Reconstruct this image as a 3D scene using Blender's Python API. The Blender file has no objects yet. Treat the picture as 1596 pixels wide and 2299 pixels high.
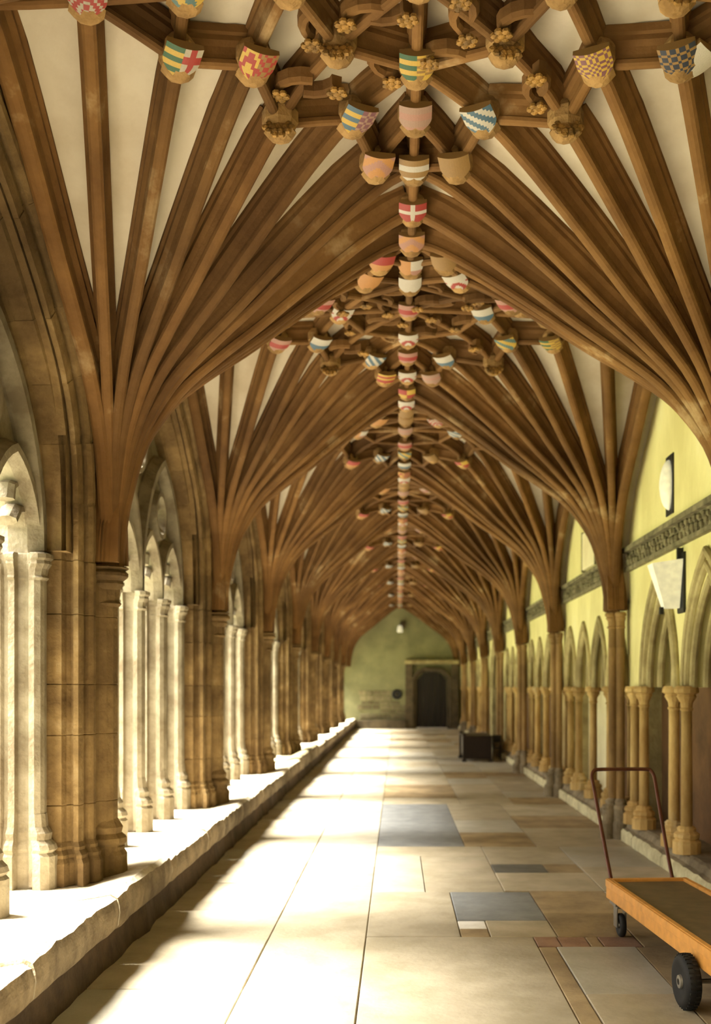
import bpy, math, random
from mathutils import Vector, Matrix, noise

R = random.Random(7)
C = bpy.context.scene.collection

# ---------------------------------------------------------------- camera
IMG_W, IMG_H = 1596, 2299
F_PX, VP = 2344.0, (892.0, 1543.0)
CAM_X, CAM_Z = -0.10, 1.60
cam = bpy.data.cameras.new('camera')
cam.sensor_fit = 'VERTICAL'
cam.sensor_height = 36.0
cam.sensor_width = 36.0 * IMG_W / IMG_H
cam.lens = F_PX / IMG_H * 36.0
cam.shift_x = -(VP[0] - IMG_W / 2) / IMG_H
cam.shift_y = (VP[1] - IMG_H / 2) / IMG_H
cam.clip_end = 500
cam.dof.use_dof = True
cam.dof.focus_distance = 5.3
cam.dof.aperture_fstop = 1.9
cam_ob = bpy.data.objects.new('camera', cam)
cam_ob.location = (CAM_X, 0, CAM_Z)
cam_ob.rotation_euler = (math.pi / 2, 0, 0)
C.objects.link(cam_ob)
S = bpy.context.scene
S.camera = cam_ob

# ---------------------------------------------------------------- light
world = bpy.data.worlds.new('world')
S.world = world
world.use_nodes = True
bg = world.node_tree.nodes['Background']
bg.inputs[0].default_value = (1.0, 0.96, 0.86, 1)
bg.inputs[1].default_value = 2.4
sun = bpy.data.lights.new('sun', 'SUN')
sun.energy = 42.0
sun.angle = math.radians(34)
sun.color = (1.0, 0.95, 0.84)
sun_ob = bpy.data.objects.new('sun', sun)
sun_ob.location = (-20, -10, 30)
sun_ob.rotation_euler = Vector((0.57, -0.04, -0.82)).to_track_quat('-Z', 'Y').to_euler()
C.objects.link(sun_ob)
S.view_settings.view_transform = 'Standard'
S.view_settings.look = 'None'
S.view_settings.exposure = 0.82
S.view_settings.gamma = 1.0
S.view_settings.use_curve_mapping = False

# ---------------------------------------------------------------- helpers
def mesh(name, verts, faces, mat=None, smooth=False):
    me = bpy.data.meshes.new(name)
    me.from_pydata([tuple(v) for v in verts], [], faces)
    me.update()
    if mat: me.materials.append(mat)
    if smooth:
        me.polygons.foreach_set('use_smooth', [True] * len(me.polygons))
    return me

def ob(name, me, parent=None, loc=(0, 0, 0), rot=(0, 0, 0), kind=None, label=None, cat=None, group=None):
    o = bpy.data.objects.new(name, me)
    o.location = loc
    o.rotation_euler = rot
    C.objects.link(o)
    if parent: o.parent = parent
    if kind: o['kind'] = kind
    if label: o['label'] = label
    if cat: o['category'] = cat
    if group: o['group'] = group
    return o

def empty(name, loc=(0, 0, 0), rot=(0, 0, 0), **k):
    return ob(name, None, None, loc, rot, **k)

class MB:
    def __init__(self): self.v = []; self.f = []
    def add(self, vs, fs):
        n = len(self.v)
        self.v += [tuple(v) for v in vs]
        self.f += [[i + n for i in f] for f in fs]
        return self
    def box(self, x0, x1, y0, y1, z0, z1, b=0.0):
        if b <= 0:
            vs = [(x, y, z) for z in (z0, z1) for y in (y0, y1) for x in (x0, x1)]
            return self.add(vs, [[0, 2, 3, 1], [4, 5, 7, 6], [0, 1, 5, 4], [2, 6, 7, 3], [0, 4, 6, 2], [1, 3, 7, 5]])
        # bevelled top and bottom edges
        def ring(z, i): return [(x0 + i, y0 + i, z), (x1 - i, y0 + i, z), (x1 - i, y1 - i, z), (x0 + i, y1 - i, z)]
        rings = [ring(z0, b), ring(z0 + b, 0), ring(z1 - b, 0), ring(z1, b)]
        return self.loft(rings)
    def loft(self, rings, cap=True):
        n = len(rings[0]); vs = [p for r in rings for p in r]; fs = []
        for i in range(len(rings) - 1):
            for j in range(n):
                k = (j + 1) % n
                fs.append([i * n + j, i * n + k, (i + 1) * n + k, (i + 1) * n + j])
        if cap:
            fs.append(list(range(n))[::-1]); fs.append([(len(rings) - 1) * n + j for j in range(n)])
        return self.add(vs, fs)
    def lathe(self, prof, n=12, c=(0, 0)):
        return self.loft([[(c[0] + r * math.cos(2 * math.pi * j / n), c[1] + r * math.sin(2 * math.pi * j / n), z) for j in range(n)] for r, z in prof])
    def sweep(self, pts, profile, normals=None, closed=False):
        """profile: (b, n) pairs; b is the side axis, n the given normal."""
        pts = [Vector(p) for p in pts]; m = len(pts); rings = []
        for i, p in enumerate(pts):
            a = pts[(i - 1) % m] if (closed or i > 0) else p
            c = pts[(i + 1) % m] if (closed or i < m - 1) else p
            t = (c - a).normalized()
            n = Vector(normals[i]) if normals else Vector((0, 0, 1))
            n = (n - t * n.dot(t)).normalized()
            b = t.cross(n)
            rings.append([p + b * q[0] + n * q[1] for q in profile])
        if closed:
            rings.append(rings[0]); return self.loft(rings, cap=False)
        return self.loft(rings)
    def tube(self, pts, r, n=8, closed=False):
        pts = [Vector(p) for p in pts]
        prof = [(r * math.cos(2 * math.pi * j / n), r * math.sin(2 * math.pi * j / n)) for j in range(n)]
        d = (pts[-1] - pts[0]).normalized() if not closed else None
        nn = []
        for i in range(len(pts)):
            t = (pts[min(i + 1, len(pts) - 1)] - pts[max(i - 1, 0)]).normalized()
            ax = Vector((0, 1, 0)) if abs(t.y) < 0.7 else Vector((0, 0, 1))
            nn.append(ax)
        return self.sweep(pts, prof, nn, closed)
    def blob(self, c, r, n=6, m=4, squash=(1, 1, 1)):
        rings = []
        for i in range(m + 1):
            a = math.pi * (0.06 + 0.88 * i / m)
            rings.append([(c[0] + squash[0] * r * math.sin(a) * math.cos(2 * math.pi * j / n), c[1] + squash[1] * r * math.sin(a) * math.sin(2 * math.pi * j / n), c[2] - squash[2] * r * math.cos(a)) for j in range(n)])
        return self.loft(rings)
    def me(self, name, mat, smooth=False): return mesh(name, self.v, self.f, mat, smooth)

def prism(poly, z0, z1, joint=0.006):
    cx = sum(p[0] for p in poly) / len(poly); cy = sum(p[1] for p in poly) / len(poly)
    def ring(z, s): return [(cx + (x - cx) * s, cy + (y - cy) * s, z) for x, y in poly]
    s = 1 - joint * 4
    return MB().loft([ring(z0, s), ring(z0 + joint, 1), ring(z1 - joint, 1), ring(z1, s)])

def smooth_curve(pts, n):
    out = []
    P = [Vector(p) for p in pts]
    P = [P[0] * 2 - P[1]] + P + [P[-1] * 2 - P[-2]]
    for i in range(1, len(P) - 2):
        for k in range(n):
            t = k / n; a, b, c, d = P[i - 1:i + 3]
            out.append(0.5 * ((2 * b) + (c - a) * t + (2 * a - 5 * b + 4 * c - d) * t * t + (3 * b - a - 3 * c + d) * t ** 3))
    out.append(P[-2])
    return out

# ---------------------------------------------------------------- materials
def lin(r, g, b):
    f = lambda c: c / 12.92 if c <= 0.04045 else ((c + 0.055) / 1.055) ** 2.4
    return (f(r / 255), f(g / 255), f(b / 255))

def stone(name, c1, c2, scale=3.0, rough=0.85, bump=0.25, rand=0.2, c3=None, stain=0.0, stretch=None):
    m = bpy.data.materials.new(name); m.use_nodes = True
    nt = m.node_tree; N = nt.nodes; L = nt.links
    bs = N['Principled BSDF']; bs.inputs['Roughness'].default_value = rough
    bs.inputs['Specular IOR Level'].default_value = 0.25
    geo = N.new('ShaderNodeNewGeometry')
    src = geo.outputs['Position']
    if stretch:
        mp = N.new('ShaderNodeMapping'); mp.inputs['Scale'].default_value = stretch
        L.new(src, mp.inputs['Vector']); src = mp.outputs[0]
    nz = N.new('ShaderNodeTexNoise'); nz.inputs['Scale'].default_value = scale; nz.inputs['Detail'].default_value = 6; nz.inputs['Roughness'].default_value = 0.62
    L.new(src, nz.inputs['Vector'])
    rp = N.new('ShaderNodeValToRGB')
    rp.color_ramp.elements[0].position = 0.37; rp.color_ramp.elements[0].color = (*c2, 1)
    rp.color_ramp.elements[1].position = 0.60; rp.color_ramp.elements[1].color = (*c1, 1)
    if c3:
        e = rp.color_ramp.elements.new(0.70); e.color = (*c3, 1)
    L.new(nz.outputs['Fac'], rp.inputs['Fac'])
    col = rp.outputs['Color']
    if stain > 0:
        n3 = N.new('ShaderNodeTexNoise'); n3.inputs['Scale'].default_value = scale * 0.31; n3.inputs['Detail'].default_value = 5
        L.new(src, n3.inputs['Vector'])
        mr = N.new('ShaderNodeMapRange'); mr.inputs[1].default_value = 0.5; mr.inputs[2].default_value = 0.68; mr.inputs[3].default_value = 0; mr.inputs[4].default_value = stain
        L.new(n3.outputs['Fac'], mr.inputs[0])
        mx = N.new('ShaderNodeMix'); mx.data_type = 'RGBA'
        L.new(mr.outputs[0], mx.inputs[0]); L.new(col, mx.inputs[6]); mx.inputs[7].default_value = (c2[0] * .45, c2[1] * .42, c2[2] * .4, 1)
        col = mx.outputs[2]
    if rand > 0:
        oi = N.new('ShaderNodeObjectInfo')
        mr = N.new('ShaderNodeMapRange'); mr.inputs[3].default_value = 1 - rand; mr.inputs[4].default_value = 1 + rand
        L.new(oi.outputs['Random'], mr.inputs[0])
        hs = N.new('ShaderNodeHueSaturation'); L.new(mr.outputs[0], hs.inputs['Value']); L.new(col, hs.inputs['Color'])
        col = hs.outputs[0]
    L.new(col, bs.inputs['Base Color'])
    n2 = N.new('ShaderNodeTexNoise'); n2.inputs['Scale'].default_value = scale * 9; n2.inputs['Detail'].default_value = 4
    L.new(geo.outputs['Position'], n2.inputs['Vector'])
    bp = N.new('ShaderNodeBump'); bp.inputs['Strength'].default_value = bump; bp.inputs['Distance'].default_value = 0.02
    L.new(n2.outputs['Fac'], bp.inputs['Height']); L.new(bp.outputs[0], bs.inputs['Normal'])
    return m

def plain(name, c, rough=0.5, metal=0.0, spec=0.4, emit=None):
    m = bpy.data.materials.new(name); m.use_nodes = True
    nt = m.node_tree; bs = nt.nodes['Principled BSDF']
    bs.inputs['Roughness'].default_value = rough; bs.inputs['Metallic'].default_value = metal; bs.inputs['Specular IOR Level'].default_value = spec
    nz = nt.nodes.new('ShaderNodeTexNoise'); nz.inputs['Scale'].default_value = 14; nz.inputs['Detail'].default_value = 5
    tc = nt.nodes.new('ShaderNodeTexCoord'); nt.links.new(tc.outputs['Object'], nz.inputs['Vector'])
    rp = nt.nodes.new('ShaderNodeValToRGB')
    rp.color_ramp.elements[0].position = .3; rp.color_ramp.elements[0].color = (c[0] * .75, c[1] * .75, c[2] * .75, 1)
    rp.color_ramp.elements[1].position = .65; rp.color_ramp.elements[1].color = (*c, 1)
    nt.links.new(nz.outputs['Fac'], rp.inputs['Fac']); nt.links.new(rp.outputs[0], bs.inputs['Base Color'])
    if emit:
        bs.inputs['Emission Color'].default_value = (*emit[0], 1); bs.inputs['Emission Strength'].default_value = emit[1]
    return m

M = {
 'rib': stone('rib_stone', (.19, .098, .030), (.112, .053, .015), 1.7, .85, .45, .2, c3=(.36, .245, .12), stain=.5),
 'web': stone('vault_plaster', (.60, .54, .42), (.48, .41, .30), 1.6, .9, .15, 0, stain=.12),
 'pier': stone('pier_stone', (.25, .165, .07), (.13, .08, .032), 3.5, .88, .5, .13, c3=(.33, .235, .115), stain=.65),
 'tracery': stone('tracery_stone', (.29, .25, .175), (.17, .135, .085), 4.0, .88, .35, .1, stain=.4),
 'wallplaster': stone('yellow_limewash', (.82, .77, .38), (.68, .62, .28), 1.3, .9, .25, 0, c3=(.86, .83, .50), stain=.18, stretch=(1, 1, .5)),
 'column': stone('column_stone', (.60, .42, .16), (.40, .25, .085), 5.0, .75, .25, .15, c3=(.66, .52, .27), stain=.3, stretch=(1, 1, .35)),
 'shaft': stone('shaft_stone', (.36, .23, .09), (.20, .12, .045), 4.0, .8, .3, .12, stain=.4, stretch=(1, 1, .35)),
 'arch': stone('arch_stone', (.48, .41, .20), (.30, .24, .11), 4.0, .88, .35, .12, stain=.4),
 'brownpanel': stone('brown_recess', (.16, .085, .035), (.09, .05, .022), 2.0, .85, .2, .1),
 'creampanel': stone('cream_recess', (.80, .75, .50), (.70, .62, .38), 2.0, .85, .1, 0),
 'tanpanel': stone('tan_recess', (.48, .38, .18), (.33, .24, .10), 2.0, .85, .2, .1),
 'frieze': stone('frieze_stone', (.25, .22, .13), (.12, .105, .06), 6.0, .9, .5, 0),
 'bench': stone('bench_stone', (.56, .49, .36), (.36, .30, .20), 5.0, .9, .5, .1, stain=.3),
 'benchedge_shade': stone('bench_edge_shade', (.235, .18, .11), (.13, .095, .055), 6.0, .95, .5, .12, stain=.5),
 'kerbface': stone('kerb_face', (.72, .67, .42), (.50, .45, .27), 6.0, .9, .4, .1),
 'benchfoot_shade': stone('bench_foot', (.085, .055, .03), (.05, .032, .018), 4.0, .95, .3, 0),  # deep shade under the slab overhang is put into this dark brown
 'kerb': stone('kerb_stone', (.34, .28, .18), (.20, .16, .10), 5.0, .9, .5, .15, stain=.5),
 'flag': stone('flagstone_beige', (.44, .38, .275), (.35, .30, .205), 3.0, .62, .15, .11, stain=.25),
 'flag_pale': stone('flagstone_pale', (.46, .43, .35), (.39, .36, .28), 3.0, .62, .15, .08, stain=.15),
 'flag_brown': stone('flagstone_brown', (.40, .30, .17), (.26, .19, .11), 3.0, .65, .2, .12, stain=.5),
 'flag_grey': stone('flagstone_grey', (.23, .235, .23), (.17, .175, .175), 5.0, .5, .12, .04),
 'flag_dark': stone('flagstone_dark', (.15, .145, .13), (.10, .10, .09), 5.0, .55, .12, .04),
 'brick': stone('floor_brick', (.33, .205, .14), (.25, .15, .10), 6.0, .75, .2, .1),
 'white': stone('white_stone', (.80, .77, .70), (.70, .66, .58), 6.0, .6, .1, 0),
 'mortar': stone('mortar', (.30, .25, .17), (.22, .18, .12), 8.0, .95, .3, 0),
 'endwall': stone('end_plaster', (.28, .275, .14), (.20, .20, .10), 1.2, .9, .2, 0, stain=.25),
 'rubble': stone('rubble_stone', (.26, .23, .13), (.15, .125, .07), 3.2, .95, .6, .25, stain=.5),
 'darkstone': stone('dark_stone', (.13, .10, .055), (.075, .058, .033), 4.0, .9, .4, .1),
 'path': stone('court_path', (.66, .62, .52), (.56, .52, .42), 1.0, .9, .2, 0),
 'lawn': stone('lawn_grass', (.13, .19, .035), (.08, .13, .025), 5.0, .95, .5, 0),
 'courtwall': stone('court_wall', (.66, .60, .46), (.55, .48, .34), .8, .9, .2, 0),
 'darkwood': plain('dark_oak', (.020, .011, .008), .5),
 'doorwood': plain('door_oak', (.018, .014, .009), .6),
 'orange': plain('orange_paint', (.76, .36, .08), .45),
 'deck': plain('plywood_deck', (.17, .125, .07), .55),
 'handle': plain('red_brown_steel', (.12, .035, .018), .4, .3),
 'rubber': plain('black_rubber', (.014, .014, .014), .7),
 'steel': plain('zinc_steel', (.42, .41, .38), .35, .8),
 'lampwhite': plain('white_enamel', (.86, .84, .68), .35, emit=((1, .95, .68), .18)),
 'black': plain('black_metal', (.015, .014, .012), .5),
 'boss': stone('boss_stone', (.36, .22, .085), (.20, .115, .04), 6.0, .85, .4, .15),
 'gold': stone('gilded_stone', (.36, .20, .05), (.13, .075, .025), 14.0, .6, .3, .1),
}
def shield_material():
    m = bpy.data.materials.new('painted_shield'); m.use_nodes = True
    nt = m.node_tree; bs = nt.nodes['Principled BSDF']; bs.inputs['Roughness'].default_value = .6
    at = nt.nodes.new('ShaderNodeVertexColor'); at.layer_name = 'paint'
    nz = nt.nodes.new('ShaderNodeTexNoise'); nz.inputs['Scale'].default_value = 30
    mx = nt.nodes.new('ShaderNodeMix'); mx.data_type = 'RGBA'; mx.blend_type = 'MULTIPLY'; mx.inputs[0].default_value = .35
    nt.links.new(at.outputs[0], mx.inputs[6]); nt.links.new(nz.outputs['Fac'], mx.inputs[7]); nt.links.new(mx.outputs[2], bs.inputs['Base Color'])
    return m
M['shield'] = shield_material()

# ---------------------------------------------------------------- layout
BAY, HB = 4.2, 2.1
SL, SR = 2.0, 2.2                       # springer distance from the axis, open side and wall side
P1 = 6.91
ctr = lambda k: P1 - HB + BAY * k       # bay centres; bay 0 ends at the first visible pier
END_Y = 40.5
Z_SPRING, Z_BENCH = 2.40, 0.36
X_WALL = 2.36

# section of the vault soffit: (fraction of the half span, height)
_sec = smooth_curve([(.038, 2.40, 0), (.047, 2.62, 0), (.068, 2.86, 0), (.12, 3.20, 0), (.23, 3.53, 0), (.365, 3.77, 0), (.5, 3.98, 0), (.62, 4.18, 0), (.75, 4.39, 0), (.875, 4.58, 0), (1.0, 4.72, 0), (1.2, 4.80, 0), (1.45, 4.84, 0)], 12)
_sec = [(p.x, p.y) for p in _sec]
def g(r):
    if r <= _sec[0][0]: return _sec[0][1]
    for (a, za), (b, zb) in zip(_sec, _sec[1:]):
        if a <= r <= b: return za + (zb - za) * (r - a) / max(b - a, 1e-9)
    return _sec[-1][1]
def sec_upto(rend, step=3):
    """samples of the section from the springer to rend"""
    pts = [p for p in _sec if p[0] < rend - 0.01]
    pts = pts[::step]
    pts.append((rend, g(rend)))
    return pts

# quadrant (sx, sy): sx -1 open side, +1 wall side; sy -1 near pier, +1 far pier (bay-local coordinates)
def qpt(sx, sy, a, b, dz=0.0):
    Sx = SL if sx < 0 else SR
    return Vector((sx * Sx * (1 - a), sy * HB * (1 - b), g(math.hypot(a, b)) + dz))

RIB = [(.064, .21), (.064, .168), (.050, .156), (.052, .128), (.034, .100), (.026, .062), (.026, .044), (.036, .034), (.034, .014), (.020, .002), (0, -.002)]
RIB = RIB + [(-b, n) for b, n in RIB[-2::-1]]
SMALLRIB = [(b * .8, n * .92 + .006) for b, n in RIB]
TRANS = [(b * 1.35, n * 1.1 - .012) for b, n in RIB]

def radial_rib(sx, sy, th, rend, prof):
    ca, sa = math.sin(th), math.cos(th)
    Sx = SL if sx < 0 else SR
    pts, nor = [], []
    S_ = sec_upto(rend)
    er = Vector((-sx * Sx * ca, -sy * HB * sa, 0)); L = er.length; er.normalize()
    for i, (r, z) in enumerate(S_):
        a = S_[max(i - 1, 0)]; b = S_[min(i + 1, len(S_) - 1)]
        tr, tz = (b[0] - a[0]) * L, b[1] - a[1]
        pts.append(qpt(sx, sy, r * ca, r * sa)); pts[-1].z = z
        nor.append(er * -tz + Vector((0, 0, 1)) * tr)
    return MB().sweep(pts, prof, nor)

def lierne(sx, sy, A, B, prof, n=6):
    pts = [qpt(sx, sy, A[0] + (B[0] - A[0]) * t / n, A[1] + (B[1] - A[1]) * t / n) for t in range(n + 1)]
    return MB().sweep(pts, prof)

N_ = {'n0': (0, 1), 'n1': (.235, 1), 'n2': (.41, .84), 'n3': (.585, .785), 'n4': (.635, .62), 'n5': (.825, .54), 'n6': (.885, .33), 'n7': (1, .25), 'n8': (1, 0),
      'c': (1, 1), 't2': (.46, 1), 't3': (.70, 1), 'l2': (1, .49), 'l3': (1, .69), 'm': (.80, .80)}
RADIALS = [('n1', RIB), ('n2', RIB), ('n3', RIB), ('n4', RIB), ('n5', RIB), ('n6', RIB), ('n7', RIB)]
LIERNES = [('n1', 'n2'), ('n2', 'n3'), ('n3', 'n4'), ('n4', 'n5'), ('n5', 'n6'), ('n6', 'n7'), ('n4', 'm'), ('m', 'c'), ('n3', 't3'), ('n5', 'l3'), ('t3', 'm'), ('l3', 'm'), ('n2', 't2'), ('n6', 'l2')]

# meshes of one vault bay, shared by every bay
def web_mesh(sx, sy):
    NT, D = 24, .19
    Sx = SL if sx < 0 else SR
    vs, fs = [], []
    ths = [math.pi / 2 * i / NT for i in range(NT + 1)]
    rr = [.03, .04, .05, .06, .075, .1, .14, .19, .25, .32, .4, .5, .6, .7, .8, .9, 1.0]
    NR = len(rr)
    for th in ths:
        rm = 1 / max(math.sin(th), math.cos(th))
        for j, q in enumerate(rr):
            r = q * rm
            z = g(r); dz = (g(r + .01) - g(max(r - .01, 0))); dr = .02 * HB; l = math.hypot(dz, dr)
            r2 = max(r - D * dz / l / HB, .012) if q < 1 else r
            z2 = z + D * (dr / l if q < 1 else 1)
            p = qpt(sx, sy, r2 * math.sin(th), r2 * math.cos(th)); p.z = z2
            vs.append(p)
    for i in range(NT):
        for j in range(NR - 1):
            a = i * NR + j
            fs.append([a, a + NR, a + NR + 1, a + 1])
    # strip carrying the cell into the side wall along the wall rib
    base = len(vs)
    for j in range(NR):
        v = vs[j]; vs.append(Vector((sx * (Sx + .32), v.y, v.z)))
    for j in range(NR - 1): fs.append([j, j + 1, base + j + 1, base + j])
    return mesh('vault_cell', vs, fs, M['web'], True)

QUADS = [(-1, -1), (-1, 1), (1, -1), (1, 1)]
WEB = {q: web_mesh(*q) for q in QUADS}
RIBS = {}
for q in QUADS:
    L_ = []
    for nm, pr in RADIALS:
        a, b = N_[nm]
        L_.append(('rib', radial_rib(*q, math.atan2(a, b), math.hypot(a, b), pr).me('rib', M['rib'])))
    if q[1] > 0:
        L_.append(('transverse_rib', radial_rib(*q, math.pi / 2, 1.0, TRANS).me('transverse_rib', M['rib'])))
    # wall rib: same section, pushed against the wall
    L_.append(('wall_rib', radial_rib(*q, 0.0, 1.0, TRANS).me('wall_rib', M['rib'])))
    for A, B in LIERNES:
        L_.append(('lierne_rib', lierne(*q, N_[A], N_[B], SMALLRIB).me('lierne_rib', M['rib'])))
    L_.append(('ridge_rib', lierne(*q, N_['n8'], N_['c'], SMALLRIB, 10).me('ridge_rib', M['rib']))) if q[0] < 0 else None
    L_.append(('ridge_rib', lierne(*q, N_['n0'], N_['c'], SMALLRIB, 10).me('ridge_rib', M['rib']))) if q[1] < 0 else None
    RIBS[q] = L_

# shields -----------------------------------------------------------
COL = {'y': (.80, .52, .08), 'r': (.50, .05, .035), 'w': (.78, .72, .60), 'b': (.10, .20, .28), 'g': (.05, .16, .07), 'p': (.58, .30, .22), 'o': (.72, .34, .10),
       'k': (.03, .04, .07), 'd': (.42, .24, .07), 'v': (.30, .12, .14), 's': (.62, .55, .42), 't': (.13, .25, .24), 'f': (.52, .33, .24)}
def bars(a, b, n): return lambda u, v: a if int(v * n) % 2 == 0 else b
def bend(a, b, n): return lambda u, v: a if int((v + u * .5 + 2) * n) % 2 == 0 else b
def chev(a, b, n): return lambda u, v: a if int((v + abs(u) * .55) * n) % 2 == 0 else b
def cross(a, b, w=.2, h=.62): return lambda u, v: b if abs(u) < w or abs(v - h) < w * .5 else a
def check(a, b, n): return lambda u, v: a if (int((u + 1) * n) + int(v * n * 2)) % 2 == 0 else b
def half(f, h): return lambda u, v: f(u * 2 + 1, v) if u < 0 else h(u * 2 - 1, v)
def solid(a): return lambda u, v: a
def top(f, h, at=.5): return lambda u, v: f(u, v) if v > at else h(u, v)
def wavy(a, b, n): return lambda u, v: a if int((v + .06 * math.sin(u * 9) + 1) * n) % 2 == 0 else b
def pall(a, b): return lambda u, v: b if (abs(u) < .18 and v < .6) or abs(abs(u) - (v - .5) * 1.6) < .2 and v > .5 else a
DES = {
 'chevrons': (chev('r', 's', 7), 'red and buff chevrons'),
 'teal_bend': (bend('y', 't', 3), 'yellow and blue-green stripes'),
 'bars_cross': (half(bars('y', 'g', 6), cross('s', 'r')), 'yellow and green bars beside a red cross'),
 'red_gold': (half(chev('r', 'y', 3), chev('d', 'r', 6)), 'red and gold chevrons'),
 'gold_bars': (top(bars('r', 'y', 6), cross('y', 'r', .16, .3), .4), 'gold and red bars'),
 'pall': (half(pall('b', 's'), top(solid('v'), solid('y'), .45)), 'blue field with a pale forked cross beside purple and yellow'),
 'bars_gold': (half(bars('y', 'g', 6), check('d', 'y', 5)), 'yellow and green bars beside gold'),
 'bars_blue': (half(bars('y', 'b', 6), check('f', 'v', 4)), 'yellow and blue bars beside faded red'),
 'wavy': (bend('w', 'b', 4), 'white and blue waves'),
 'purple_gold': (check('y', 'v', 5), 'gold and purple chequers'),
 'navy_gold': (check('k', 'd', 4), 'dark blue with gold charges'),
 'faded': (bars('p', 'f', 4), 'faded pink'),
 'white_cross': (cross('r', 'w', .2, .6), 'red with a white cross'),
 'pink_chev': (chev('p', 'o', 3), 'pink and orange chevron'),
 'peach': (half(solid('o'), top(solid('w'), solid('p'), .4)), 'peach and white'),
 'white_red': (top(solid('w'), chev('r', 'w', 4), .55), 'white and red'),
 'orange': (solid('o'), 'orange'),
 'white': (solid('w'), 'plain white'),
 'pink': (bars('p', 'r', 3), 'pink and red'),
 'blue_white': (top(solid('w'), solid('b'), .5), 'white over blue'),
 'red_orange': (top(solid('r'), solid('o'), .5), 'red over orange'),
 'quart': (lambda u, v: 'r' if (u < 0) == (v > .5) else 'y', 'red and yellow quarters'),
 'stone': (solid('d'), 'bare brown'),
 'white_gold': (bars('w', 'd', 4), 'white and gold bars'),
}
def shield_mesh(fn):
    W, H, n, m = .09, .18, 12, 12
    vs, fs, cs = [], [], []
    for j in range(m + 1):
        v = j / m
        w = W * (1 if v > .5 else (1 - (1 - v / .5) ** 2.1) * .97 + .03)
        for i in range(n + 1):
            u = -1 + 2 * i / n
            vs.append((u * w, -.022 * (1 - (u * w / W) ** 2), (v - .5) * H))
    k = len(vs)
    vs += [(x, .025, z) for x, y, z in vs]
    for j in range(m):
        for i in range(n):
            a = j * (n + 1) + i
            fs.append([a, a + 1, a + n + 2, a + n + 1]); cs.append(COL[fn(-1 + 2 * (i + .5) / n, (j + .5) / m)])
    rim = [i for i in range(n + 1)] + [j * (n + 1) + n for j in range(1, m + 1)] + [m * (n + 1) + i for i in range(n - 1, -1, -1)] + [j * (n + 1) for j in range(m - 1, 0, -1)]
    for a, b in zip(rim, rim[1:] + rim[:1]):
        fs.append([b, a, a + k, b + k]); cs.append(COL['d'])
    me = mesh('shield', vs, fs, M['shield'])
    at = me.color_attributes.new('paint', 'FLOAT_COLOR', 'CORNER')
    d = []
    for p, c in zip(me.polygons, cs): d += [*c, 1] * p.loop_total
    at.data.foreach_set('color', d)
    return me
COL = {k: tuple(v * .62 for v in c) for k, c in COL.items()}
SHIELD = {k: shield_mesh(f) for k, (f, _) in DES.items()}
BOSS = MB().lathe([(.075, .13), (.098, .09), (.098, .03), (.080, -.005), (.088, -.02), (.060, -.052), (.022, -.07)], 8).me('boss', M['boss'])
def rosette():
    b = MB().blob((0, 0, 0), .026, 8, 4, (1, 1, .8))
    for j in range(6):
        a = j * math.pi / 3
        b.blob((.036 * math.cos(a), .036 * math.sin(a), .004), .022, 6, 3, (1, 1, .7))
    return b.me('rosette', M['gold'])
ROS = rosette()
def cusp():
    pts = [(0, 0, .03), (.03, .05, .03), (.075, .085, .03), (.13, .10, .03), (.17, .09, .03)]
    b = MB().sweep(pts, [(.028, .05), (.026, 0), (.012, -.02), (-.012, -.02), (-.026, 0), (-.028, .05)])
    return b.me('cusp', M['rib'])
CUSP = cusp()

GEN = ['pink', 'white_red', 'white', 'orange', 'blue_white', 'quart', 'wavy', 'red_gold', 'stone', 'chevrons', 'peach', 'teal_bend', 'stone', 'white_gold', 'faded', 'stone', 'gold_bars', 'red_orange']
def add_boss(root, p, des, rz=0.0, double=None, tilt=74):
    b = ob('boss', BOSS, root, p)
    if des == 'head':
        for a in (-.7, .7, 0):
            ob('rosette', ROS, b, (.05 * math.sin(a), -.07, -.03 - .02 * (a == 0)), (math.radians(60), 0, 0))
        b['label'] = 'boss carved with gilded flowers'
        return b
    b['label'] = 'boss painted ' + DES[des][1]
    ob('shield', SHIELD[des], b, (.075 * math.sin(rz), -.095 * math.cos(rz), -.02), (math.radians(tilt), 0, rz))
    if double:
        r2 = rz + math.copysign(1.15, -rz if rz else 1)
        ob('shield', SHIELD[double], b, (.085 * math.sin(r2), -.085 * math.cos(r2), -.02), (math.radians(tilt), 0, r2))
    return b

ORD = ['first', 'second', 'third', 'fourth', 'fifth', 'sixth', 'seventh', 'eighth', 'ninth', 'tenth']
# designs seen in the nearest bay: (sx, sy, node) -> design
SEEN = {(-1, 1, 'n1'): 'chevrons', (-1, 1, 'n2'): 'bars_cross', (-1, 1, 'n3'): 'red_gold', (-1, 1, 'n4'): 'head', (-1, 1, 'n5'): 'bars_blue', (-1, 1, 'n6'): 'pink_chev',
        (0, 1, 'c'): 'pall', (0, 1, 'l3'): 'bars_gold', (0, 1, 'l2'): 'faded', (0, 1, 'n7'): 'white_gold', (0, 1, 'n8'): 'white_cross',
        (-1, 0, 't2'): 'teal_bend', (-1, 0, 't3'): 'gold_bars', (1, 1, 'n5'): 'wavy', (1, 1, 'n4'): 'head', (1, 1, 'n3'): 'purple_gold', (1, 1, 'n2'): 'navy_gold', (1, 1, 'n6'): 'stone', (1, 1, 'n1'): 'navy_gold', (1, 0, 't3'): 'purple_gold', (1, 0, 't2'): 'head'}
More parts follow.
